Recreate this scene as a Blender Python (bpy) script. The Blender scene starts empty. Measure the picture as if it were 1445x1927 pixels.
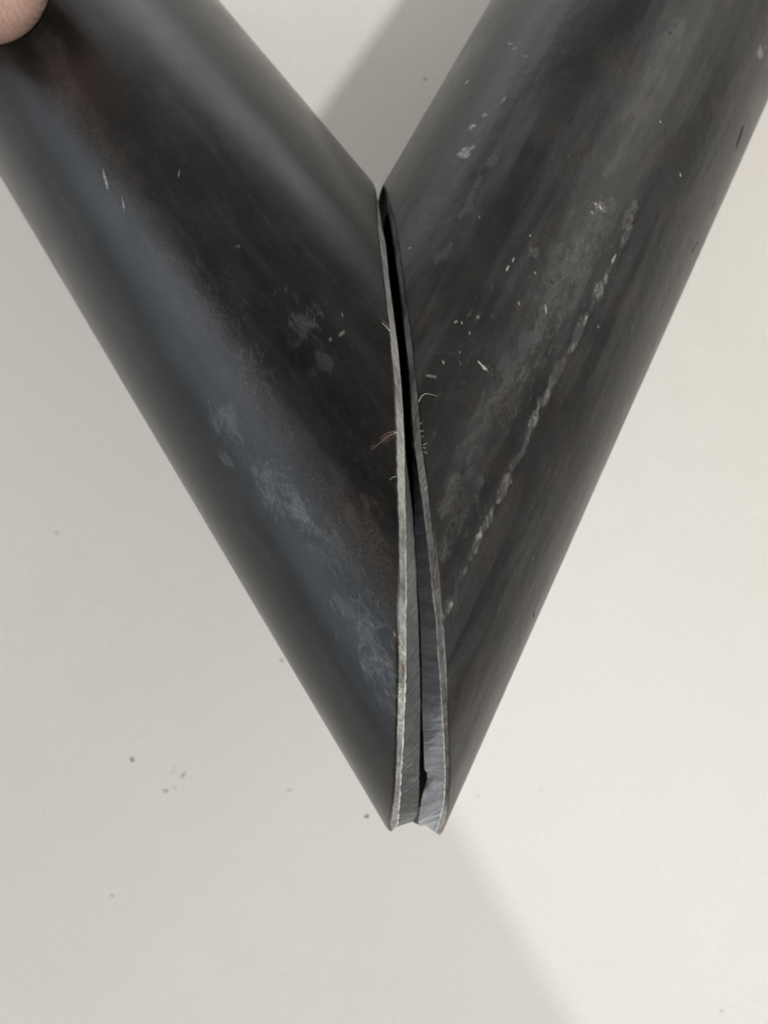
import bpy, bmesh, math, random
import numpy as np
from mathutils import Vector, Matrix

# ------------------------------------------------------------------ camera, world, lamps, exposure
scene = bpy.context.scene
col = scene.collection
random.seed(7)
TABLE = 175.0                                   # millimetres from the lens to the tabletop
def W(p):                                       # millimetres seen from the lens -> metres above the tabletop
    return Vector((p[0] / 1000, p[1] / 1000, (p[2] + TABLE) / 1000))

cam = bpy.data.cameras.new('camera')
cam_o = bpy.data.objects.new('camera', cam); col.objects.link(cam_o)
cam_o.location = (0, 0, TABLE / 1000)
cam.sensor_fit = 'VERTICAL'; cam.sensor_height = 36; cam.sensor_width = 27; cam.lens = 26
cam.clip_start = 0.005; cam.clip_end = 50
cam.dof.use_dof = True; cam.dof.focus_distance = 0.086; cam.dof.aperture_fstop = 26
scene.camera = cam_o

world = bpy.data.worlds.new('World'); scene.world = world; world.use_nodes = True
bg = world.node_tree.nodes['Background']
bg.inputs[0].default_value = (1.0, 0.955, 0.91, 1); bg.inputs[1].default_value = 0.34

def lamp(name, loc, target, size, energy, color, size_y=None):
    l = bpy.data.lights.new(name, 'AREA'); l.energy = energy; l.color = color
    if size_y: l.shape = 'RECTANGLE'; l.size = size; l.size_y = size_y
    else: l.shape = 'DISK'; l.size = size
    o = bpy.data.objects.new(name, l); col.objects.link(o); o.location = loc
    o.rotation_euler = (Vector(target) - Vector(loc)).to_track_quat('-Z', 'Y').to_euler()
    return o
def sph(az, el, dist, target=(0, 0.02, 0.03)):
    a, e = math.radians(az), math.radians(el)
    return tuple(Vector(target) + dist * Vector((math.cos(e) * math.cos(a), math.cos(e) * math.sin(a), math.sin(e))))
lamp('room_lamp', sph(306, 59.5, 1.3), (0, 0.02, 0.03), 0.07, 8.6, (1.0, 0.96, 0.91))
lamp('ceiling_lamp', (0.12, -0.05, 1.3), (0, 0, 0), 0.013, 3.7, (1.0, 0.985, 0.93))
lamp('window_light', (-1.0, -0.05, 0.40), (0, 0, 0.05), 1.3, 4.4, (0.70, 0.85, 1.0), 0.55)
lamp('far_window_light', (-0.12, 0.95, 0.10), (0, 0.03, 0.06), 0.8, 1.0, (0.90, 0.96, 1.0), 0.12)
lamp('room_window_light', sph(40, 29, 1.2), (0, 0.02, 0.05), 0.6, 2.0, (1.0, 0.97, 0.91))

scene.view_settings.view_transform = 'Standard'; scene.view_settings.look = 'None'
scene.view_settings.exposure = 0.0; scene.view_settings.gamma = 1.0
scene.view_settings.use_curve_mapping = False
scene.render.engine = 'CYCLES'

# ------------------------------------------------------------------ helpers
def hsh(ix, iy, seed):
    n = (ix.astype(np.int64) * 374761393 + iy.astype(np.int64) * 668265263 + seed * 974711) & 0x7fffffff
    n = ((n ^ (n >> 13)) * 1274126177) & 0x7fffffff
    return ((n ^ (n >> 16)) & 0xffff) / 65535.0
def vnoise(x, y, seed=0):
    x = np.asarray(x, float); y = np.asarray(y, float)
    ix = np.floor(x); iy = np.floor(y); fx = x - ix; fy = y - iy
    fx = fx * fx * (3 - 2 * fx); fy = fy * fy * (3 - 2 * fy)
    a = hsh(ix, iy, seed); b = hsh(ix + 1, iy, seed); c = hsh(ix, iy + 1, seed); d = hsh(ix + 1, iy + 1, seed)
    return (a * (1 - fx) + b * fx) * (1 - fy) + (c * (1 - fx) + d * fx) * fy
def fbm(x, y, seed=0, octv=4):
    t = 0; amp = 0.5; tot = 0
    for k in range(octv):
        t = t + amp * vnoise(x * 2 ** k, y * 2 ** k, seed + k * 17); tot += amp; amp *= 0.5
    return t / tot
def sstep(a, b, x):
    t = np.clip((x - a) / (b - a), 0, 1); return t * t * (3 - 2 * t)

def tag(o, label=None, cat=None, group=None, kind=None):
    if label: o['label'] = label
    if cat: o['category'] = cat
    if group: o['group'] = group
    if kind: o['kind'] = kind
    return o
def grid_mesh(name, P, mat, parent=None, smooth=True, flip=False, attrs=None, closed=False):
    """P: (n, m, 3) array of millimetres; rows joined to a sheet (closed joins the last row to the first)"""
    n, m, _ = P.shape
    me = bpy.data.meshes.new(name)
    V = P.reshape(-1, 3).copy(); V[:, 2] += TABLE; V /= 1000
    I = np.arange(n * m).reshape(n, m)
    A = I; B = np.roll(I, -1, 0)
    if not closed: A = A[:-1]; B = B[:-1]
    q = np.stack([A[:, :-1], B[:, :-1], B[:, 1:], A[:, 1:]], -1).reshape(-1, 4)
    if flip: q = q[:, ::-1]
    me.vertices.add(len(V)); me.vertices.foreach_set('co', V.ravel())
    me.loops.add(q.size); me.loops.foreach_set('vertex_index', q.ravel().astype(np.int32))
    me.polygons.add(len(q)); me.polygons.foreach_set('loop_start', np.arange(0, q.size, 4, dtype=np.int32))
    if attrs:
        for k, (typ, arr) in attrs.items():
            a = me.attributes.new(k, typ, 'POINT')
            a.data.foreach_set('color' if typ == 'FLOAT_COLOR' else 'vector', np.asarray(arr, np.float32).ravel())
    me.update(calc_edges=True); me.validate()
    me.polygons.foreach_set('use_smooth', np.full(len(me.polygons), smooth))
    me.materials.append(mat)
    o = bpy.data.objects.new(name, me); col.objects.link(o)
    if parent: o.parent = parent
    return o

# ------------------------------------------------------------------ materials
def newmat(name):
    m = bpy.data.materials.new(name); m.use_nodes = True
    nt = m.node_tree; b = nt.nodes['Principled BSDF']
    return m, nt, b
class N:
    def __init__(s, nt): s.nt = nt
    def node(s, t, **kw):
        n = s.nt.nodes.new(t)
        for k, v in kw.items(): setattr(n, k, v)
        return n
    def link(s, a, b): s.nt.links.new(a, b)
    def noise(s, vec, scale, detail=4, rough=0.55, dist=0.0):
        n = s.node('ShaderNodeTexNoise'); n.inputs['Scale'].default_value = scale
        n.inputs['Detail'].default_value = detail; n.inputs['Roughness'].default_value = rough
        n.inputs['Distortion'].default_value = dist; s.link(vec, n.inputs['Vector']); return n.outputs['Fac']
    def mapping(s, vec, scale):
        n = s.node('ShaderNodeMapping'); n.inputs['Scale'].default_value = scale; s.link(vec, n.inputs['Vector']); return n.outputs[0]
    def rng(s, v, a, b, c, d):
        n = s.node('ShaderNodeMapRange'); n.interpolation_type = 'SMOOTHSTEP'
        for i, x in zip((1, 2, 3, 4), (a, b, c, d)): n.inputs[i].default_value = x
        s.link(v, n.inputs[0]); return n.outputs[0]
    def mix(s, f, a, b):
        n = s.node('ShaderNodeMix', data_type='RGBA')
        for sock, v in ((n.inputs[0], f), (n.inputs[6], a), (n.inputs[7], b)):
            if isinstance(v, (tuple, float, int)): sock.default_value = v if not isinstance(v, tuple) else (*v, 1)
            else: s.link(v, sock)
        return n.outputs[2]
    def math(s, op, a, b):
        n = s.node('ShaderNodeMath', operation=op)
        for sock, v in ((n.inputs[0], a), (n.inputs[1], b)):
            if isinstance(v, (float, int)): sock.default_value = v
            else: s.link(v, sock)
        return n.outputs[0]
    def bump(s, h, strength, dist, normal=None):
        n = s.node('ShaderNodeBump'); n.inputs['Strength'].default_value = strength; n.inputs['Distance'].default_value = dist
        s.link(h, n.inputs['Height'])
        if normal: s.link(normal, n.inputs['Normal'])
        return n.outputs[0]

def scale_material(name, dark, light, streak, rough):
    """black mill scale on steel; 'flat' holds millimetres around and along the tube, 'wear' the scuffs"""
    m, nt, b = newmat(name); n = N(nt)
    fl = n.node('ShaderNodeAttribute', attribute_name='flat').outputs['Vector']
    wr = n.node('ShaderNodeAttribute', attribute_name='wear')
    sep = n.node('ShaderNodeSeparateColor'); n.link(wr.outputs['Color'], sep.inputs[0])
    pale, glint, smudge = sep.outputs[0], sep.outputs[1], sep.outputs[2]
    rust = wr.outputs['Alpha']
    blot = n.noise(fl, 0.09, 6, 0.6)
    strk = n.noise(n.mapping(fl, (0.55, 0.05, 1)), 1.0, 3, 0.5, 0.3)
    fine = n.noise(fl, 3.2, 5, 0.7)
    grain = n.noise(n.mapping(fl, (1.6, 0.9, 1)), 1.0, 6, 0.72)
    c = n.mix(n.rng(blot, 0.35, 0.7, 0, 1), dark, light)
    c = n.mix(n.math('MULTIPLY', n.rng(strk, 0.5, 0.72, 0, 1), streak), c, (0.085, 0.085, 0.082))
    c = n.mix(n.rng(grain, 0.52, 0.78, 0, 0.22), c, (0.070, 0.070, 0.067))
    sm = n.math('MULTIPLY', smudge, n.rng(fine, 0.32, 0.66, 0.3, 1.0))
    c = n.mix(sm, c, (0.135, 0.138, 0.14))
    rm = n.math('MULTIPLY', rust, n.rng(fine, 0.35, 0.65, 0.1, 1.0))
    c = n.mix(rm, c, (0.105, 0.075, 0.058))
    pm = n.math('MULTIPLY', pale, n.rng(n.noise(n.mapping(fl, (3.0, 1.5, 1)), 1.0, 4, 0.7), 0.38, 0.6, 0.15, 1.0))
    c = n.mix(pm, c, (0.30, 0.295, 0.28))
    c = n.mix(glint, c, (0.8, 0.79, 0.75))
    n.link(c, b.inputs['Base Color'])
    r = n.rng(n.math('ADD', n.math('MULTIPLY', blot, 0.75), n.math('MULTIPLY', strk, 0.25)), 0.3, 0.7, rough - 0.03, rough + 0.07)
    r = n.math('ADD', r, n.math('MULTIPLY', sm, 0.10))
    n.link(r, b.inputs['Roughness'])
    b.inputs['IOR'].default_value = 1.40
    h = n.math('ADD', n.math('MULTIPLY', fine, 0.8), n.math('ADD', n.math('MULTIPLY', grain, 0.8), n.math('MULTIPLY', strk, 0.12)))
    h = n.math('ADD', h, n.math('MULTIPLY', pm, 0.5))
    n.link(n.bump(h, 0.22, 0.0001), b.inputs['Normal'])
    return m
SMOOTH_SCALE = scale_material('mill_scale', (0.0050, 0.0045, 0.0041), (0.0086, 0.0078, 0.0072), 0.08, 0.22)
ROUGH_SCALE = scale_material('scuffed_mill_scale', (0.011, 0.011, 0.0108), (0.019, 0.0188, 0.0184), 0.15, 0.31)

def steel(name, base, rough, line_scale, metallic=0.85, bumpy=0.5, dirt_shade=0.3, slant=0.0, patch=(0.6, 0.5, 0.75)):
    m, nt, b = newmat(name); n = N(nt)
    fl = n.node('ShaderNodeAttribute', attribute_name='flat').outputs['Vector']
    rot = n.node('ShaderNodeMapping'); rot.inputs['Rotation'].default_value = (0, 0, slant); n.link(fl, rot.inputs['Vector'])
    ln = n.noise(n.mapping(rot.outputs[0], line_scale), 1.0, 4, 0.6, 0.1)
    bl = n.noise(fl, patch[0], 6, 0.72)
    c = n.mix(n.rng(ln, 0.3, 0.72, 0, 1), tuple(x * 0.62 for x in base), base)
    c = n.mix(n.rng(bl, patch[1], patch[2], 0, dirt_shade), c, (0.06, 0.05, 0.043))
    n.link(c, b.inputs['Base Color'])
    b.inputs['Metallic'].default_value = metallic
    n.link(n.rng(bl, 0.3, 0.7, rough - 0.06, rough + 0.12), b.inputs['Roughness'])
    n.link(n.bump(ln, bumpy, 0.00012), b.inputs['Normal'])
    return m
SAWN = steel('sawn_steel', (0.20, 0.212, 0.215), 0.32, (4.5, 0.5, 1), slant=0.7, bumpy=0.5, metallic=0.85)
GROUND = steel('ground_steel', (0.56, 0.61, 0.67), 0.22, (1.9, 0.14, 1), slant=-0.45, bumpy=1.0, metallic=0.85)
BEVEL = steel('filed_edge', (0.44, 0.435, 0.42), 0.32, (3.5, 2.5, 1), metallic=0.4, bumpy=1.0, dirt_shade=0.85, slant=0.5, patch=(0.22, 0.42, 0.66))  # broad dark patches: brown dirt plus uneven shading painted into the bevel
ARRIS = steel('arris_highlight', (0.95, 0.94, 0.91), 0.30, (2.0, 3.0, 1), metallic=0.1, bumpy=0.1, dirt_shade=0.1)  # edge highlight put into a near-white base colour
BORE = scale_material('bore_scale', (0.010, 0.010, 0.010), (0.02, 0.02, 0.02), 0.1, 0.6)

def plain(name, c, rough, c2=None, sc=400, spec=0.4, bump=0.0):
    m, nt, b = newmat(name); n = N(nt)
    tc = n.node('ShaderNodeTexCoord').outputs['Object']
    f = n.noise(tc, sc, 5, 0.6)
    n.link(n.mix(n.rng(f, 0.3, 0.7, 0, 1), c, c2 or tuple(x * 0.8 for x in c)), b.inputs['Base Color'])
    b.inputs['Roughness'].default_value = rough; b.inputs['Specular IOR Level'].default_value = spec
    if bump: n.link(n.bump(f, bump, 0.0003), b.inputs['Normal'])
    return m

# tabletop: warm white melamine with a fine grain and faint grime
m, nt, b = newmat('white_melamine'); n = N(nt)
tc = n.node('ShaderNodeTexCoord').outputs['Object']
fine = n.noise(tc, 1500, 4, 0.7); mid = n.noise(tc, 60, 6, 0.7); big = n.noise(tc, 9, 4, 0.5)
c = n.mix(n.rng(mid, 0.35, 0.7, 0, 1), (0.740, 0.727, 0.690), (0.710, 0.697, 0.660))
c = n.mix(n.rng(big, 0.4, 0.7, 0, 1), c, (0.725, 0.70, 0.665))
c = n.mix(n.rng(fine, 0.42, 0.62, 0.0, 1.0), c, (0.675, 0.655, 0.615))
spk = n.noise(tc, 330, 2, 0.5)
c = n.mix(n.rng(spk, 0.765, 0.80, 0, 0.45), c, (0.33, 0.33, 0.30))
n.link(c, b.inputs['Base Color']); b.inputs['Roughness'].default_value = 0.55
b.inputs['Specular IOR Level'].default_value = 0.35
n.link(n.bump(fine, 0.12, 0.0002), b.inputs['Normal'])
MELAMINE = m

# ------------------------------------------------------------------ tabletop
bm = bmesh.new(); bmesh.ops.create_cube(bm, size=1)
bmesh.ops.scale(bm, vec=(1.6, 1.2, 0.025), verts=bm.verts); bmesh.ops.translate(bm, vec=(0, 0.05, -0.0125), verts=bm.verts)
bmesh.ops.bevel(bm, geom=bm.edges[:], offset=0.002, segments=2, affect='EDGES')
me = bpy.data.meshes.new('tabletop'); bm.to_mesh(me); bm.free(); me.materials.append(MELAMINE)
tabletop = bpy.data.objects.new('tabletop', me); col.objects.link(tabletop)
tag(tabletop, 'plain warm white tabletop under the two tubes', kind='structure')

# ------------------------------------------------------------------ tubes
FPX, CX, CY = 1391.722, 722.5, 963.5                # photograph's focal length and centre in its own pixels
R, WALL = 25.0, 2.7
class Tube:
    def __init__(s, d, q):
        s.d = np.array(d) / np.linalg.norm(d); s.q = np.array(q)
        e = -s.q + (s.q @ s.d) * s.d; s.e1 = e / np.linalg.norm(e); s.e2 = np.cross(s.d, s.e1)
    def pt(s, th, sv, rho):
        th, sv, rho = np.broadcast_arrays(np.asarray(th, float), np.asarray(sv, float), np.asarray(rho, float))
        return (s.q + sv[..., None] * s.d + rho[..., None] * (np.cos(th)[..., None] * s.e1 + np.sin(th)[..., None] * s.e2))
    def hit(s, px, rho=R):                          # where on the tube's surface a mark lies: angle and distance along
        v = np.array([px[0] - CX, CY - px[1], -FPX]); v /= np.linalg.norm(v)
        vp = v - (v @ s.d) * s.d; qp = s.q - (s.q @ s.d) * s.d
        a = vp @ vp; bb = -2 * vp @ qp; cc = qp @ qp - rho * rho; D = bb * bb - 4 * a * cc
        if D < 0: D = 0.0
        P = v * (-bb - math.sqrt(D)) / (2 * a) - s.q
        return math.atan2(P @ s.e2, P @ s.e1), P @ s.d
TL = Tube((-0.54052239, 0.77742188, -0.32163763), (20.7375943, -24.47080463, -93.99793437))
TR = Tube((0.44627137, 0.86495883, -0.22953887), (-10.07881412, -22.14230515, -103.03295665))

class Curve:
    """end of the tube at one radius: the flat mitre plus the unevenness of the hand-made cut"""
    def __init__(s, T, pts, rho, base=None, seed=0, rough=0.05, back=0.0, lag=0.12):
        h = np.array([T.hit(p, rho) for p in pts]); o = np.argsort(h[:, 0]); h = h[o]
        th, sv = h[:, 0], h[:, 1]
        if base is None:
            A = np.stack([np.ones_like(th), np.cos(th), np.sin(th)], 1); base = np.linalg.lstsq(A, sv, rcond=None)[0]
            base = np.array([base[0], base[1] / rho, base[2] / rho])
        s.base = base; s.rho = rho; s.th = th; s.back = back; s.seed = seed; s.rough = rough; s.lag = lag
        s.res = sv - s.plane(th)
    def plane(s, th): return s.base[0] + s.rho * (s.base[1] * np.cos(th) + s.base[2] * np.sin(th))
    def __call__(s, th):
        t = np.linspace(s.th[0], s.th[-1], 700); r = np.interp(t, s.th, s.res)
        k = np.hanning(15); k /= k.sum(); r = np.convolve(np.pad(r, 7, 'edge'), k, 'valid')
        thw = (np.asarray(th) + math.pi) % (2 * math.pi) - math.pi
        out = np.interp(thw, t, r)
        below = sstep(s.lag, s.lag + 0.6, t[0] - thw); above = sstep(s.lag, s.lag + 0.6, thw - t[-1])
        f = np.maximum(below, above); out = out * (1 - f) + s.back * f
        u = np.asarray(th) * s.rho
        jit = (fbm(u * 2.2, u * 0 + s.seed, s.seed, 4) - 0.5) * 2 * s.rough + (fbm(u * 0.35, u * 0 + 3.3, s.seed + 9, 3) - 0.5) * s.rough * 2
        return s.plane(th) + out + jit

L_out = [(708,356),(712,428),(718.7,487),(726.8,557),(733.6,617),(737.6,671),(743,725),(745.7,792),(747,837),(748,909),(750,982),(750.6,1079),(750,1160),(749.8,1208),(749,1289),(747,1370),(743,1464),(737,1526),(732,1551),(736,1565)]
L_line = [(709,357),(718.7,428),(725.5,460),(732,530),(740,590),(747,644),(752.5,698),(756.5,752),(760,837),(760.6,897),(762,958),(762.8,1030),(763,1154),(763,1235),(762,1289),(759,1356),(755,1437),(751,1505),(747,1550)]
L_in = [(713,380),(720,428),(733,530),(748,644),(757.5,752),(761,806),(764,860),(771,920),(777,970),(780,1030),(783,1090),(786,1154),(789,1235),(790.5,1316),(789.5,1424),(788,1491),(785,1527),(776,1546)]
R_out = [(721,350),(731,385),(741.7,425),(751,476),(760.5,552),(772.7,638),(779.4,692),(786,752),(793.8,842),(804.7,914),(812,982),(819,1043),(829,1152),(837.5,1262),(843,1356),(845.5,1437),(844,1491),(837.5,1553),(831,1570)]
R_line = [(720.5,352),(729.5,390),(739,441),(747,503),(756.5,568),(763,638),(770,692),(775,764),(780,837),(790,909),(799,972),(807,1043),(815.6,1127),(820,1154),(825,1235),(830.7,1316),(835,1383),(838,1464),(836,1505),(831,1550),(824,1574)]
R_in = [(727,400),(736,441),(745,503),(761,638),(772,764),(775,820),(777,880),(779.5,960),(781.5,1030),(785,1090),(789.5,1154),(793,1235),(794.5,1343),(797.5,1415),(798.5,1445),(804,1456),(804.5,1467),(800,1477),(797,1489),(793,1505),(787,1545)]

def flatmap(th, sv): return np.stack([th * R, sv, np.zeros_like(th)], -1)

def seg_dist(u, v, a, b):
    """distance to the stroke a-b and how far along it"""
    ax, ay = a; bx, by = b; dx, dy = bx - ax, by - ay; L2 = dx * dx + dy * dy + 1e-9
    t = np.clip(((u - ax) * dx + (v - ay) * dy) / L2, 0, 1)
    return np.hypot(u - ax - t * dx, v - ay - t * dy), t

def build_tube(T, pts, s_far, scale_mat, face_mat, wear_fn, label, seed, back, lag, name='steel_tube'):
    root = bpy.data.objects.new(name, None); col.objects.link(root)
    root.empty_display_size = 0.02
    tag(root, label, 'tube', 'mitred tubes meeting in a V')
    c_out = Curve(T, pts[0], R, None, seed, 0.09, back * 0.75)
    c_lin = Curve(T, pts[1], R - 0.7, c_out.base, seed + 1, 0.035, back * 0.9)
    c_in = Curve(T, pts[2], R - WALL, c_out.base, seed + 2, 0.08, back if lag else 0.3, lag)
    # angles: fine on the side that is seen, coarse behind
    th = np.concatenate([np.linspace(-1.75, 1.75, 560), np.linspace(1.75, 2 * math.pi - 1.75, 90)[1:-1]])
    so = c_out(th)
    v = np.concatenate([np.linspace(0, 0.62, 700), np.linspace(0.62, 1, 60)[1:]])
    s_ = so[:, None] + (s_far - so[:, None]) * v[None, :]
    tt = np.broadcast_to(th[:, None], s_.shape)
    wear, disp = wear_fn(tt * R, s_)
    disp = disp + (fbm(tt * R * 0.10, s_ * 0.04, seed + 40, 2) - 0.5) * 0.08 * sstep(0, 6, s_ - so[:, None])
    ease = 1 - sstep(0, 0.5, s_ - so[:, None])          # a slightly rolled edge at the cut
    P = T.pt(tt, s_, R + disp * (1 - ease) - 0.10 * ease ** 2)
    att = lambda t, s: {'flat': ('FLOAT_VECTOR', flatmap(t, s))}
    wall = grid_mesh('outer_wall', P, scale_mat, root, closed=True, attrs={'flat': ('FLOAT_VECTOR', flatmap(tt, s_)), 'wear': ('FLOAT_COLOR', wear)})
    # filed edge, arris with painted highlight, cut face, bore
    N_ = 900; t2 = np.concatenate([np.linspace(-1.75, 1.75, 760), np.linspace(1.75, 2 * math.pi - 1.75, 142)[1:-1]])
    o2, l2, i2 = c_out(t2), c_lin(t2), c_in(t2)
    def ring(stages, mat, nm, par):
        rows = []; fl = []; arc = 0.0
        for k, (sv, rho) in enumerate(stages):
            rows.append(T.pt(t2, sv, rho)); fl.append(np.stack([t2 * R, np.full_like(t2, (R - np.mean(rho)) * 1.0), t2 * 0], -1))
        P = np.stack(rows, 1); F = np.stack(fl, 1)
        return grid_mesh(nm, P, mat, par, closed=True, attrs={'flat': ('FLOAT_VECTOR', F)})
    r0, r1, r2 = R - 0.10, R - 0.70, R - WALL
    k = np.linspace(0, 1, 5)
    nz = lambda sd, amp: (fbm(t2 * R * 3.0, t2 * 0 + sd, seed + 70, 3) - 0.5) * amp
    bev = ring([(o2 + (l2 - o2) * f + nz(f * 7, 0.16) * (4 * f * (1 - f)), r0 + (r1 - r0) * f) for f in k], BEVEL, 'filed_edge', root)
    aw = np.clip(0.07 + nz(31, 0.16), 0.004, 0.12)
    drop = i2 - l2
    f1 = 0.05
    ar = ring([(l2, np.full_like(t2, r1)), (l2 - aw * 0.6, r1 - aw * 0.5), (l2 - aw * 0.5, r1 - aw * 1.3)], ARRIS, 'arris', bev)
    s0 = l2 - aw * 0.5; q0 = r1 - aw * 1.3
    face = ring([(s0 + (i2 - s0) * f + nz(f * 5, 0.05) * (4 * f * (1 - f)), q0 + (r2 - q0) * f) for f in np.linspace(0, 1, 12)], face_mat, 'cut_face', root)
    vb = np.linspace(0, 1, 60) ** 1.3
    sb = i2[:, None] + (s_far - i2[:, None]) * vb[None, :]
    tb = np.broadcast_to(t2[:, None], sb.shape)
    grid_mesh('bore', T.pt(tb, sb, r2 - 0.0), BORE, root, closed=True, flip=True, attrs={'flat': ('FLOAT_VECTOR', flatmap(tb, sb)), 'wear': ('FLOAT_COLOR', np.zeros(sb.shape + (4,)))})
    far = [(np.full_like(t2, s_far), np.full_like(t2, R)), (np.full_like(t2, s_far), np.full_like(t2, r2))]
    ring(far, SAWN, 'far_end', root)
    return root, c_out, c_lin, c_in

def strokes(T, u, s_, lst, seed, jag=0.25, soft=(0.35, 1.25)):
    """hand-shaped scuffs: (pixel a, pixel b, half width in mm, strength)"""
    out = np.zeros_like(u)
    wob = (fbm(u * 1.2, s_ * 0.5, seed, 5) - 0.5)
    for k, (a, b_, w, st) in enumerate(lst):
        w = max(w, 0.09); ta, sa = T.hit(a); tb, sb = T.hit(b_)
        mu, mv = (ta * R + tb * R) / 2, (sa + sb) / 2; rad = math.hypot(ta * R - tb * R, sa - sb) / 2 + w * 4 + 1
        box = (np.abs(u - mu) < rad) & (np.abs(s_ - mv) < rad)
        if not box.any(): continue
        dd, t = seg_dist(u[box], s_[box], (ta * R, sa), (tb * R, sb))
        dd = dd + wob[box] * w * 4 * jag * 2
        taper = 0.12 + 0.88 * np.sqrt(np.clip(4 * t * (1 - t), 0, 1)) if a != b_ else 1.0
        out[box] = np.maximum(out[box], st * (1 - sstep(soft[0], soft[1], dd / (w * taper))))
    return out
def specks(T, u, s_, n_, seed, wmax, lo, hi):
    rnd = np.random.RandomState(seed); out = np.zeros_like(u)
    for k in range(n_):
        cu = rnd.uniform(-1.2, 1.2) * R; cs = rnd.uniform(lo, hi); w = rnd.uniform(0.06, wmax) ; L = w * rnd.choice([0.2, 1, 3], p=[.6, .25, .15])
        an = rnd.uniform(0, math.pi); a = (cu - L * math.cos(an), cs - L * math.sin(an)); b_ = (cu + L * math.cos(an), cs + L * math.sin(an))
        rad = w * 3 + L; box = (np.abs(u - cu) < rad) & (np.abs(s_ - cs) < rad)
        if not box.any(): continue
        dd, t = seg_dist(u[box], s_[box], a, b_)
        out[box] = np.maximum(out[box], rnd.uniform(0.25, 0.9) * (1 - sstep(0.4, 1.2, dd / (w * (0.35 + 0.65 * np.sqrt(np.clip(4 * t * (1 - t), 0, 1)) if L > w else 1)))))
    return out

def scuffs(T, u, s_, spots, seed):
    """clusters of hair-fine scratches round a few rubbed spots: (pixel, radius in mm, how many, strength)"""
    rnd = np.random.RandomState(seed); out = np.zeros_like(u)
    for px, rad, n_, st in spots:
        t0, s0 = T.hit(px)
        for k in range(n_):
            cu = t0 * R + rnd.normal() * rad * 0.45; cs = s0 + rnd.normal() * rad; L = rnd.uniform(0.1, 0.7); an = rnd.normal(math.pi / 2, 0.6); w = rnd.uniform(0.07, 0.11)
            box = (np.abs(u - cu) < L + 0.3) & (np.abs(s_ - cs) < L + 0.3)
            if not box.any(): continue
            dd, t = seg_dist(u[box], s_[box], (cu - L * math.cos(an), cs - L * math.sin(an)), (cu + L * math.cos(an), cs + L * math.sin(an)))
            out[box] = np.maximum(out[box], 0.72 * st * rnd.uniform(0.3, 1) * (1 - sstep(0.3, 1.3, dd / w)))
    return out
def poly(pts, w, st): return [(pts[i], pts[i + 1], w, st) for i in range(len(pts) - 1)]

def wear_left(u, s_):
    T = TL
    pale = strokes(T, u, s_, [((194,316),(204,356),0.26,1.0),((231,370),(236,400),0.22,0.9)], 3, 0.12)
    pale = np.maximum(pale, specks(T, u, s_, 30, 5, 0.13, -5, 100) * 0.7)
    pale = np.maximum(pale, scuffs(T, u, s_, [((430,800),2.2,60,0.25),((520,915),2.4,110,0.35),((565,965),2.0,80,0.4),((690,1180),2.6,110,0.38),((715,1260),2.2,90,0.42),((480,700),3.0,60,0.22),((570,600),2.5,30,0.22),((400,560),4.0,50,0.18),((640,1050),3.0,60,0.22)], 7))
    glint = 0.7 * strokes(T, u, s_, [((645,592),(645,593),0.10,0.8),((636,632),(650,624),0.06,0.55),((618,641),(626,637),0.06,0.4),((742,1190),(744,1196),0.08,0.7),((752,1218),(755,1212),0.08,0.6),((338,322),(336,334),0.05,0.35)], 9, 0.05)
    sm = strokes(T, u, s_, [((412,770),(440,830),1.7,0.42),((430,850),(425,870),1.2,0.45),((480,890),(530,930),1.3,0.42),((540,930),(575,970),1.0,0.5),
        ((500,930),(515,945),1.0,0.45),((590,990),(640,1060),1.6,0.25),((640,1140),(700,1210),1.9,0.38),((690,1240),(720,1275),1.6,0.42),((555,595),(590,620),1.6,0.30),
        ((610,670),(625,690),1.4,0.25),((660,1160),(680,1190),1.1,0.4),((720,1290),(740,1330),1.2,0.3)], 21, 0.55, (-0.3, 1.7))
    # a dusty strip along the tube with one ragged border
    ua, va = [], []
    for p in [(110,60),(160,180),(262,335),(345,480),(450,640),(560,790),(650,910),(752,1060)]:
        t, s = T.hit(p); ua.append(t * R); va.append(s)
    o = np.argsort(va); edge = np.interp(s_, np.array(va)[o], np.array(ua)[o])
    sgn = np.sign(T.hit((100,400))[0] - T.hit((400,300))[0])
    dist = (u - edge) * sgn + (fbm(u * 0.5, s_ * 0.35, 31, 4) - 0.5) * 2.2
    strip = sstep(-1.2, 1.6, dist) * (1 - sstep(3.0, 7.0, dist)) * (0.35 + 0.9 * fbm(u * 0.8, s_ * 0.4, 33, 5))
    sm = np.maximum(sm * 0.75, strip * 0.11)
    sm = np.maximum(sm, 0.07 * sstep(0.45, 0.8, fbm(u * 0.3, s_ * 0.10, 35, 4)))
    rust = strokes(T, u, s_, [((152,196),(160,206),0.5,0.35),((176,240),(181,248),0.4,0.3),((700,842),(735,820),0.45,0.5),((650,960),(700,1010),2.2,0.35)], 41, 0.5)
    rust = np.maximum(rust, strip * 0.25)
    w = np.stack([np.clip(pale, 0, 1), np.clip(glint, 0, 1), np.clip(sm, 0, 1), np.clip(rust, 0, 1)], -1)
    return w, pale * 0.05 + strip * 0.03

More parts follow.
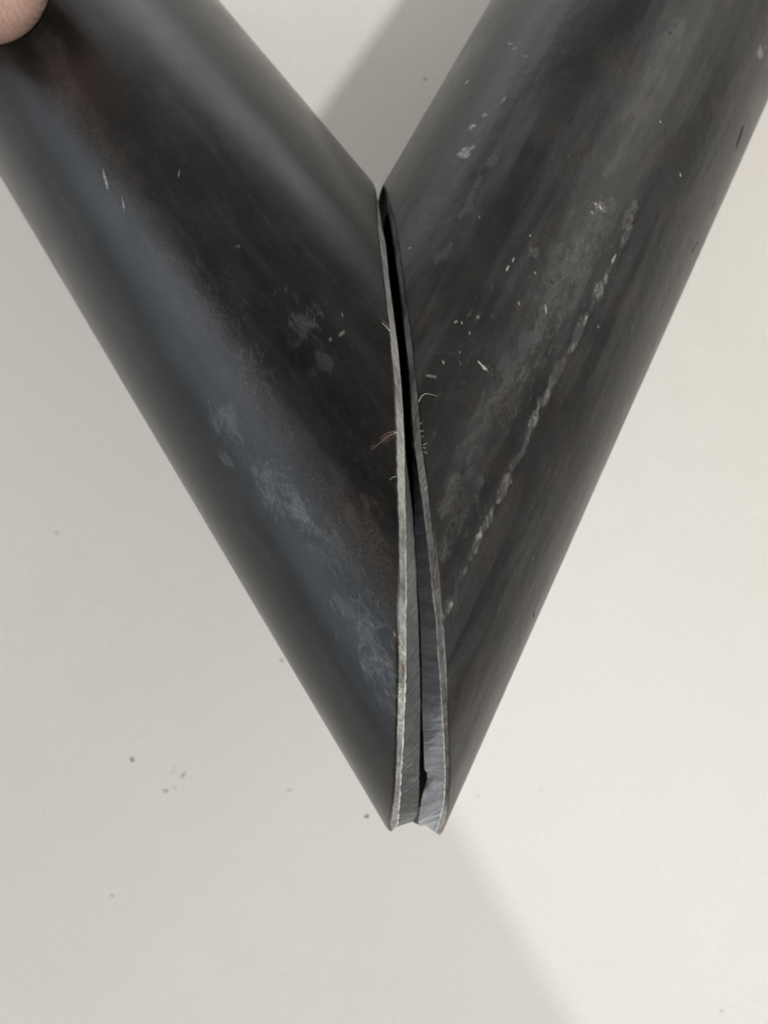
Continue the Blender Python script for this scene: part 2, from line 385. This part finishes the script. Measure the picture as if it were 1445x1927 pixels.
def wear_right(u, s_):
    T = TR
    line = [(1197,390),(1168,470),(1140,520),(1108,588),(1077,648),(1037,722),(1012,770),(986,842),(960,888),(932,948),(905,1000),(880,1060),(856,1118),(831,1165)]
    fl = strokes(T, u, s_, poly(line, 0.50, 0.95), 51, 0.40)
    brk = fbm(u * 0.8, s_ * 0.55, 52, 4)
    fib = fbm(u * 2.4 + s_ * 1.6, s_ * 0.5 - u * 0.3, 53, 4)
    pale_line = fl * sstep(0.36, 0.56, brk) * (0.12 + 0.95 * sstep(0.42, 0.60, fib))
    crack = strokes(T, u, s_, poly(line, 0.95, 1.0), 57, 0.6) * sstep(0.52, 0.62, fbm(u * 1.9 + s_ * 1.1, s_ * 0.6, 58, 4)) * (1 - pale_line)
    boost = strokes(T, u, s_, [((1172,458),(1132,528),0.8,1),((1110,585),(1095,610),0.7,1),((915,985),(870,1075),0.7,0.8),((850,1130),(832,1165),0.7,0.9)], 54, 0.3)
    pale_line = np.clip(pale_line * (0.48 + 0.5 * boost), 0, 1)
    pale = np.maximum(pale_line, strokes(T, u, s_, [((858,292),(884,283),0.85,0.75),((884,279),(893,277),0.35,0.6),((952,80),(966,84),0.35,0.75),((964,92),(972,90),0.3,0.7),
        ((980,104),(992,107),0.32,0.6),((882,244),(892,236),0.38,0.8),((904,218),(916,215),0.4,0.55),((940,196),(952,182),0.3,0.45),((926,230),(930,224),0.25,0.5),
        ((1424,98),(1434,104),0.9,0.6),((1437,85),(1440,92),0.6,0.5),((1115,384),(1135,392),0.8,0.35)], 61, 0.4))
    pale = np.maximum(pale, specks(T, u, s_, 60, 65, 0.14, -8, 105) * 0.6)
    pale = np.maximum(pale, scuffs(T, u, s_, [((1100,460),4.0,120,0.25),((1040,590),4.0,110,0.22),((960,760),4.0,80,0.2),((870,690),3.5,14,0.25),((900,620),3.5,12,0.28),((1280,300),5.0,60,0.15),((860,980),3.0,60,0.2),((1000,1000),5.0,50,0.15)], 66))
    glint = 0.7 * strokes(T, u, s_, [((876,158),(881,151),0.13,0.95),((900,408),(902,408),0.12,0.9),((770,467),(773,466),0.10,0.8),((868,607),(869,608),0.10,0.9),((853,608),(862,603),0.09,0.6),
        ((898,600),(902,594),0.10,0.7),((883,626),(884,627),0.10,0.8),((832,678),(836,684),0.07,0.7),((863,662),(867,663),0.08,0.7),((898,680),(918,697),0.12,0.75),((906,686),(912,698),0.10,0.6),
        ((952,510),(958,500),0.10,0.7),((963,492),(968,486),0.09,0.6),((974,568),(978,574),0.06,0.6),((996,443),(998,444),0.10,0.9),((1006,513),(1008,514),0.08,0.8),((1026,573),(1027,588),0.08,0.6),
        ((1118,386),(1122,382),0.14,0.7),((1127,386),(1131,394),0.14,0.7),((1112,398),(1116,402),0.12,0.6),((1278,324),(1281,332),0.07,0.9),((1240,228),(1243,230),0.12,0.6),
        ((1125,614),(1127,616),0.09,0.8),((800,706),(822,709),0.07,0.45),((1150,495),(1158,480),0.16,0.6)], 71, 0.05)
    sm = strokes(T, u, s_, [((952,258),(905,335),0.75,0.30),((905,335),(868,412),0.65,0.30),((848,460),(818,498),0.85,0.28),((1000,470),(1015,490),1.2,0.42),
        ((1120,400),(1080,470),1.6,0.32),((1080,470),(1010,620),2.2,0.30),((1010,620),(920,760),1.8,0.26),((920,760),(870,900),1.2,0.26),((870,880),(835,970),0.9,0.28),((905,900),(850,1030),0.8,0.25),
        ((1150,380),(1060,560),1.3,0.30),((1130,430),(1035,660),1.0,0.30),((840,1010),(832,1060),0.9,0.35),((1285,40),(1180,220),1.5,0.30),((1260,120),(1140,330),0.6,0.25),((1195,380),(1170,430),0.5,0.5)], 81, 0.4, (-0.2, 1.6)) * 1.1
    st = fbm(u * 0.55, s_ * 0.055, 83, 5)
    sm = np.maximum(sm, 0.17 * sstep(0.42, 0.75, st))
    sm = np.maximum(sm, fl * 0.4)
    dark = strokes(T, u, s_, [((1398,235),(1384,280),0.25,1),((1392,260),(1380,272),0.3,1),((1348,372),(1336,395),0.2,1),((1312,455),(1300,475),0.2,1),((1232,640),(1226,660),0.2,0.8),
        ((1005,1150),(1003,1160),0.25,1),((1160,590),(1161,591),0.3,0.8),((1034,530),(1040,532),0.2,0.9),((1258,60),(1262,64),0.35,0.6),((1070,292),(1074,296),0.35,0.5),((915,690),(935,705),0.12,0.9),((955,690),(985,660),0.1,0.3)], 91, 0.3)
    dark = np.maximum(dark, crack * 0.3)
    rust = 0.12 * sstep(0.5, 0.75, fbm(u * 0.4, s_ * 0.2, 95, 4))
    w = np.stack([np.clip(pale, 0, 1) * (1 - dark), np.clip(glint, 0, 1), np.clip(sm, 0, 1) * (1 - dark), np.clip(rust, 0, 1)], -1)
    disp = fl * (0.04 + 0.09 * (fib - 0.5) + 0.06 * (brk - 0.5)) + 0.05 * (st - 0.5) - dark * 0.16 + pale * 0.03
    disp = disp + (fbm(u * 1.2, s_ * 0.8, 97, 4) - 0.5) * 0.04
    return w, disp

tube_l, cl_out, cl_lin, cl_in = build_tube(TL, (L_out, L_line, L_in), 178.0, SMOOTH_SCALE, SAWN, wear_left,
    'smooth black steel tube with bluish sheen, held under a fingertip', 11, -4.6, 0.12)
tube_r, cr_out, cr_lin, cr_in = build_tube(TR, (R_out, R_line, R_in), 206.0, ROUGH_SCALE, GROUND, wear_right,
    'scuffed black steel tube with a pale flaking line running along it', 12, -3.4, 0.0)

# ------------------------------------------------------------------ burrs: torn wire-thin slivers hanging on the cuts
def sliver(parent, pts, w, mat, name='burr'):
    P = np.array(pts); n_ = len(P); rows = []
    for i in range(n_):
        t = P[min(i + 1, n_ - 1)] - P[max(i - 1, 0)]; t /= np.linalg.norm(t) + 1e-9
        a = np.cross(t, [0, 0, 1.0]); a /= np.linalg.norm(a) + 1e-9; b_ = np.cross(t, a)
        ww = w * (0.25 + 0.75 * (1 - i / (n_ - 1)))
        rows.append([P[i] + ww * (math.cos(k * math.pi / 2) * a + math.sin(k * math.pi / 2) * b_) for k in range(4)])
    return grid_mesh(name, np.array(rows).transpose(1, 0, 2), mat, parent, closed=True)
BURR = plain('bright_burr', (0.62, 0.60, 0.56), 0.4, sc=900)
RUSTB = plain('rusty_burr', (0.30, 0.19, 0.14), 0.6, sc=900)
def on(T, px, lift): t, s = T.hit(px); return T.pt(np.array([t]), np.array([s]), np.array([R + lift]))[0]
def wire(T, parent, pix, lifts, w, mat):
    # smooth resampling of the control points
    C = np.array([on(T, p, l) for p, l in zip(pix, lifts)]); t = np.linspace(0, len(C) - 1, 4 * len(C))
    sliver(parent, np.stack([np.interp(t, np.arange(len(C)), C[:, k]) for k in range(3)], 1), w, mat)
wire(TL, tube_l, [(734,624),(726,619),(717,612)], [0.05,0.35,0.5], 0.05, BURR)
wire(TL, tube_l, [(731,616),(724,609),(714,603)], [0.0,0.3,0.35], 0.03, RUSTB)
wire(TL, tube_l, [(747,816),(738,819),(728,824),(714,836),(699,847)], [0.05,0.25,0.3,0.2,0.1], 0.05, RUSTB)
wire(TL, tube_l, [(746,814),(741,817)], [0.1,0.3], 0.06, BURR)
wire(TL, tube_l, [(744,812),(728,818),(715,828)], [0.15,0.35,0.3], 0.03, RUSTB)
wire(TL, tube_l, [(746,897),(739,899),(733,905)], [0.05,0.2,0.15], 0.03, BURR)
wire(TR, tube_r, [(787,757),(793,748),(800,743),(812,744),(823,746)], [0.05,0.35,0.4,0.25,0.1], 0.045, BURR)
for px in ((790,798),(791,812),(792,823),(795,842),(797,850),(796,838)):
    wire(TR, tube_r, [px, (px[0] + random.uniform(3, 6), px[1] + random.uniform(-4, 5)), (px[0] + random.uniform(3, 6), px[1] + random.uniform(-3, 8))], [0.0, 0.25, 0.3], 0.03, BURR)
# dark plate added inside the joint to blacken the slit between the cuts
SLIT_DARK = plain('dark_slit_plate', (0.05, 0.042, 0.036), 0.45, sc=900, bump=0.3)
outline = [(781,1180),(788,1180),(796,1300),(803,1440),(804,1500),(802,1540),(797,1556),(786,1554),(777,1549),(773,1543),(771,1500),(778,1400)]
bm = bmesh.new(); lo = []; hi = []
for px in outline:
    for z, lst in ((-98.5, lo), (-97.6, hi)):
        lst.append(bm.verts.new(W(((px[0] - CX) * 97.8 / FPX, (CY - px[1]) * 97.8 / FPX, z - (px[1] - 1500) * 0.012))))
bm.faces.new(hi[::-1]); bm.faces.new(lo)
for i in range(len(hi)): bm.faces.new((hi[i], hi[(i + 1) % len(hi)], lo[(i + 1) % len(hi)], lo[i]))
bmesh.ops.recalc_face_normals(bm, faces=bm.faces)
me = bpy.data.meshes.new('slit_plate'); bm.to_mesh(me); bm.free(); me.materials.append(SLIT_DARK)
slit_o = bpy.data.objects.new('slit_plate', me); col.objects.link(slit_o); slit_o.parent = tube_r

# ------------------------------------------------------------------ crumbs on the tabletop
def on_table(px): return np.array([(px[0] - CX) * TABLE / FPX, (CY - px[1]) * TABLE / FPX, -TABLE])
CRUMB = {'black': plain('black_scale_crumb', (0.02, 0.02, 0.019), 0.5, sc=1500), 'grey': plain('grey_dust', (0.30, 0.30, 0.275), 0.7, sc=1500), 'pale': plain('pale_dust', (0.48, 0.47, 0.44), 0.7, sc=1500), 'brown': plain('brown_grime', (0.26, 0.17, 0.15), 0.7, sc=1500)}
def crumb(px, rx, ry, rot, kind, label, h=0.25):
    rnd = random.Random(int(px[0] * 31 + px[1])); bm = bmesh.new()
    bmesh.ops.create_icosphere(bm, subdivisions=2, radius=1)
    c, s = math.cos(rot), math.sin(rot)
    for v in bm.verts:
        k = 1 + rnd.uniform(-0.32, 0.32); x, y, z = v.co * k
        x *= rx; y *= ry; z = max(-0.2, z) * h
        v.co = ((c * x - s * y) / 1000, (s * x + c * y) / 1000, (z + 0.2 * h) / 1000)
    me = bpy.data.meshes.new('crumb'); bm.to_mesh(me); bm.free(); me.materials.append(CRUMB[kind])
    o = bpy.data.objects.new('crumb', me); col.objects.link(o); o.location = W(on_table(px))
    tag(o, label, 'crumb', 'specks of grit on the white tabletop')
crumb((690,1536), 0.55, 0.28, 0.5, 'black', 'black scale crumb close beside the tip of the smooth tube', 0.35)
crumb((249,1430), 0.42, 0.55, 0.2, 'brown', 'reddish brown speck on the bare white tabletop', 0.12)
crumb((312,1488), 0.55, 0.22, 0.15, 'black', 'flat dark speck with a paler dot next to it', 0.15)
crumb((329,1483), 0.22, 0.3, 0.1, 'grey', 'pale grey dot next to the flat dark speck', 0.08)
crumb((345,1459), 0.22, 0.95, -0.55, 'grey', 'grey dash, longest of the faint marks on the tabletop', 0.03)
crumb((330,1441), 0.15, 0.22, 0.0, 'grey', 'tiny grey dot above the grey dash on the tabletop', 0.08)
crumb((326,1452), 0.12, 0.45, -0.5, 'grey', 'thin grey fleck between the grey dash and tiny dot', 0.03)
crumb((545,1487), 0.45, 0.2, 0.1, 'grey', 'grey fleck on the tabletop along the smooth tube lower edge', 0.06)
crumb((530,1243), 0.35, 0.35, 0.1, 'grey', 'grey grit in the soft shade against the smooth tube edge', 0.1)
crumb((212,1685), 0.25, 0.22, 0.3, 'black', 'lone pinhead black speck far from the tubes', 0.1)
crumb((1018,1485), 0.5, 0.14, 0.1, 'pale', 'thin grey fleck beside the scuffed tube lower end', 0.05)
crumb((899,1499), 0.28, 0.16, 0.8, 'grey', 'small grey fleck against the scuffed tube tip', 0.05)
crumb((800,149), 0.4, 0.28, 0.5, 'grey', 'grey speck in the shadow inside the V of the tubes', 0.12)
crumb((1357,1902), 0.7, 0.2, 0.1, 'pale', 'faint grey smear on the brightly lit tabletop', 0.04)
crumb((108,1003), 0.5, 0.3, -0.3, 'pale', 'faint grey speck on the shaded tabletop alongside the smooth tube', 0.04)

# ------------------------------------------------------------------ person: the hand that holds the smooth tube, and an unseen blocker added to cast the diagonal shadow
m, nt, b = newmat('skin'); n = N(nt)
tc = n.node('ShaderNodeTexCoord').outputs['Object']
big = n.noise(tc, 120, 4, 0.6); fine = n.noise(tc, 1500, 4, 0.6)
ridg = n.node('ShaderNodeTexWave'); ridg.inputs['Scale'].default_value = 420; ridg.inputs['Distortion'].default_value = 3; ridg.inputs['Detail'].default_value = 2
n.link(tc, ridg.inputs['Vector'])
c = n.mix(n.rng(big, 0.3, 0.7, 0, 1), (0.50, 0.30, 0.235), (0.60, 0.40, 0.33))
c = n.mix(n.rng(fine, 0.4, 0.7, 0, 0.35), c, (0.44, 0.24, 0.17))
n.link(c, b.inputs['Base Color']); b.inputs['Roughness'].default_value = 0.5
b.inputs['Subsurface Weight'].default_value = 0.15; b.inputs['Subsurface Radius'].default_value = (0.003, 0.001, 0.0006); b.inputs['Subsurface Scale'].default_value = 1.0
n.link(n.bump(n.math('ADD', n.math('MULTIPLY', ridg.outputs['Fac'], 0.8), fine), 0.5, 0.0002), b.inputs['Normal'])
SKIN = m
NAIL = plain('nail', (0.62, 0.42, 0.36), 0.3, (0.58, 0.38, 0.32), 200, 0.5)
BLOCKER_CLOTH = plain('dark_blocker_cloth', (0.035, 0.037, 0.045), 0.9, sc=300, bump=0.4)

person = bpy.data.objects.new('person', None); col.objects.link(person)
tag(person, 'person pressing a bare fingertip onto the smooth black tube', 'person')

def lathe_path(bm, pts, radii, flat=1.0, nseg=20, per=7, up=None, cap=1.0):
    """rounded tapering limb along a smooth path (millimetres)"""
    C = [Vector(p) for p in pts]; path = []; rr = []
    for i in range(len(C) - 1):
        p0 = C[max(i - 1, 0)]; p1 = C[i]; p2 = C[i + 1]; p3 = C[min(i + 2, len(C) - 1)]
        for k in range(per):
            t = k / per
            path.append(0.5 * ((2 * p1) + (-p0 + p2) * t + (2 * p0 - 5 * p1 + 4 * p2 - p3) * t * t + (-p0 + 3 * p1 - 3 * p2 + p3) * t ** 3))
            rr.append(radii[i] * (1 - t) + radii[i + 1] * t)
    path.append(C[-1]); rr.append(radii[-1])
    # rounded ends
    d0 = (path[0] - path[1]).normalized(); d1 = (path[-1] - path[-2]).normalized()
    pre = [(path[0] + d0 * cap * rr[0] * math.sin(a), rr[0] * math.cos(a)) for a in (1.5, 1.2, 0.8, 0.4)]
    post = [(path[-1] + d1 * cap * rr[-1] * math.sin(a), rr[-1] * math.cos(a)) for a in (0.4, 0.8, 1.2, 1.5)]
    full = pre + list(zip(path, rr)) + post
    U = Vector(up) if up else Vector((0, 0, 1)); rings = []
    for i, (p, r_) in enumerate(full):
        t = (full[min(i + 1, len(full) - 1)][0] - full[max(i - 1, 0)][0]).normalized()
        a = t.cross(U).normalized(); b_ = a.cross(t).normalized()
        rings.append([bm.verts.new(p + r_ * math.cos(k * 2 * math.pi / nseg) * a + flat * r_ * math.sin(k * 2 * math.pi / nseg) * b_) for k in range(nseg)])
    for A, B in zip(rings[:-1], rings[1:]):
        for k in range(nseg): bm.faces.new((A[k], A[(k + 1) % nseg], B[(k + 1) % nseg], B[k]))
    bm.faces.new(rings[0][::-1]); bm.faces.new(rings[-1])

def cyl(th, s, rho): return TL.pt(np.array([th]), np.array([s]), np.array([rho]))[0]
# thumb: pad on the camera side of the tube, root towards the palm on its lower left side
t_tip, s_tip = TL.hit((-44, -60), 33.0)
sg = 1.0 if TL.hit((-100, 100))[0] > TL.hit((200, 100))[0] else -1.0        # angle sense towards the lower left side of the tube
bm = bmesh.new()
nrm = lambda t: tuple(math.cos(t) * TL.e1 + math.sin(t) * TL.e2)
lathe_path(bm, [cyl(t_tip - sg * 0.01, s_tip - 0.5, 32.5), cyl(t_tip + sg * 0.10, s_tip + 10, 34), cyl(t_tip + sg * 0.32, s_tip + 25, 38), cyl(t_tip + sg * 0.75, s_tip + 50, 43), cyl(t_tip + sg * 1.05, s_tip + 66, 46)],
           [9.6, 10.6, 10.6, 12.5, 15], flat=0.80, up=nrm(t_tip))
palm_t = t_tip + sg * 1.35; s_palm = s_tip + 46
lathe_path(bm, [cyl(palm_t, s_palm + 20, 37), cyl(palm_t + sg * 0.05, s_palm + 50, 38), cyl(palm_t - sg * 0.05, s_palm + 85, 44), cyl(palm_t - sg * 0.15, s_palm + 130, 60)], [12, 14, 19, 22], flat=0.95)
for k, (ds, ln) in enumerate(((8, 1.9), (26, 2.1), (44, 2.0), (60, 1.7))):   # four fingers curling round the back of the tube
    rad = (8.3, 8.6, 8.2, 7.2)[k]
    lathe_path(bm, [cyl(palm_t + sg * a, s_palm + ds + (1.5 if a > 1.5 else 0), 25 + rad * 0.93 + (3 if a < 0.2 else 0)) for a in (0.0, ln * 0.30, ln * 0.55, ln * 0.78, ln)], [rad * 1.2, rad * 1.08, rad, rad * 0.95, rad * 0.82], nseg=14)
lathe_path(bm, [cyl(palm_t - sg * 0.15, s_palm + 125, 60), cyl(palm_t - sg * 0.25, s_palm + 200, 95), cyl(palm_t - sg * 0.3, s_palm + 280, 130)], [24, 30, 38], flat=0.85)
for v in bm.verts: v.co = W(v.co)
me = bpy.data.meshes.new('hand'); bm.to_mesh(me); bm.free(); me.materials.append(SKIN)
hand = bpy.data.objects.new('hand', me); col.objects.link(hand); hand.parent = person
mod = hand.modifiers.new('join', 'REMESH'); mod.mode = 'VOXEL'; mod.voxel_size = 0.0011; mod.use_smooth_shade = True
mod = hand.modifiers.new('soften', 'SMOOTH'); mod.iterations = 6; mod.factor = 0.5
# thumb nail: a curved plate set into the camera side of the tip
rows = []
lean = 1.0 if np.cross(np.array(nrm(t_tip)), TL.d)[0] > 0 else -1.0
for i in range(17):
    a = -1 + 2 * i / 16; row = []
    for j in range(15):
        l = j / 14; wd = 0.62 * (1 - 0.30 * max(0, (0.2 - l) / 0.2) ** 2)
        th0 = t_tip + sg * (-0.01 + 0.11 * l); nn = np.array(nrm(th0)); side = np.cross(nn, TL.d)
        phi = 0.50 + a * wd; c0 = cyl(th0, s_tip - 1.5 + 12 * l, 32.5 + 1.5 * l); rr = 9.75 + 0.9 * l
        row.append(c0 + lean * side * rr * math.sin(phi) + nn * rr * 0.82 * math.cos(phi))
    rows.append(row)
nail = grid_mesh('nail', np.array(rows), NAIL, hand)
md = nail.modifiers.new('thick', 'SOLIDIFY'); md.thickness = 0.0005; md.offset = 0

# unseen arm-shaped blocker added to shade the table's lower left from the ceiling lamp
LAMP = Vector((0.12, -0.05, 1.3))
def above(px, z):                                   # the point at height z that shades this spot of the table from the ceiling lamp
    g = W(on_table(px)); return g + (LAMP - g) * (z / LAMP.z)
bm = bmesh.new()
A = above((848,1530), 0.50); B = above((1085,1935), 0.50); dirv = (B - A).normalized(); left = Vector((dirv.y, -dirv.x, 0))
if left.x > 0: left = -left
lathe_path(bm, [(A + dirv * k + left * 0.085) * 1000 for k in (-0.55, -0.35, -0.15, 0.0)] + [(B + dirv * 0.012 + left * 0.085) * 1000], [95, 88, 85, 85, 85], flat=0.6, nseg=28, cap=0.1)
for v in bm.verts: v.co = v.co / 1000
for f in bm.faces: f.smooth = True
me = bpy.data.meshes.new('arm_blocker'); bm.to_mesh(me); bm.free(); me.materials.append(BLOCKER_CLOTH)
arm_blocker = bpy.data.objects.new('arm_blocker', me); col.objects.link(arm_blocker); arm_blocker.parent = person
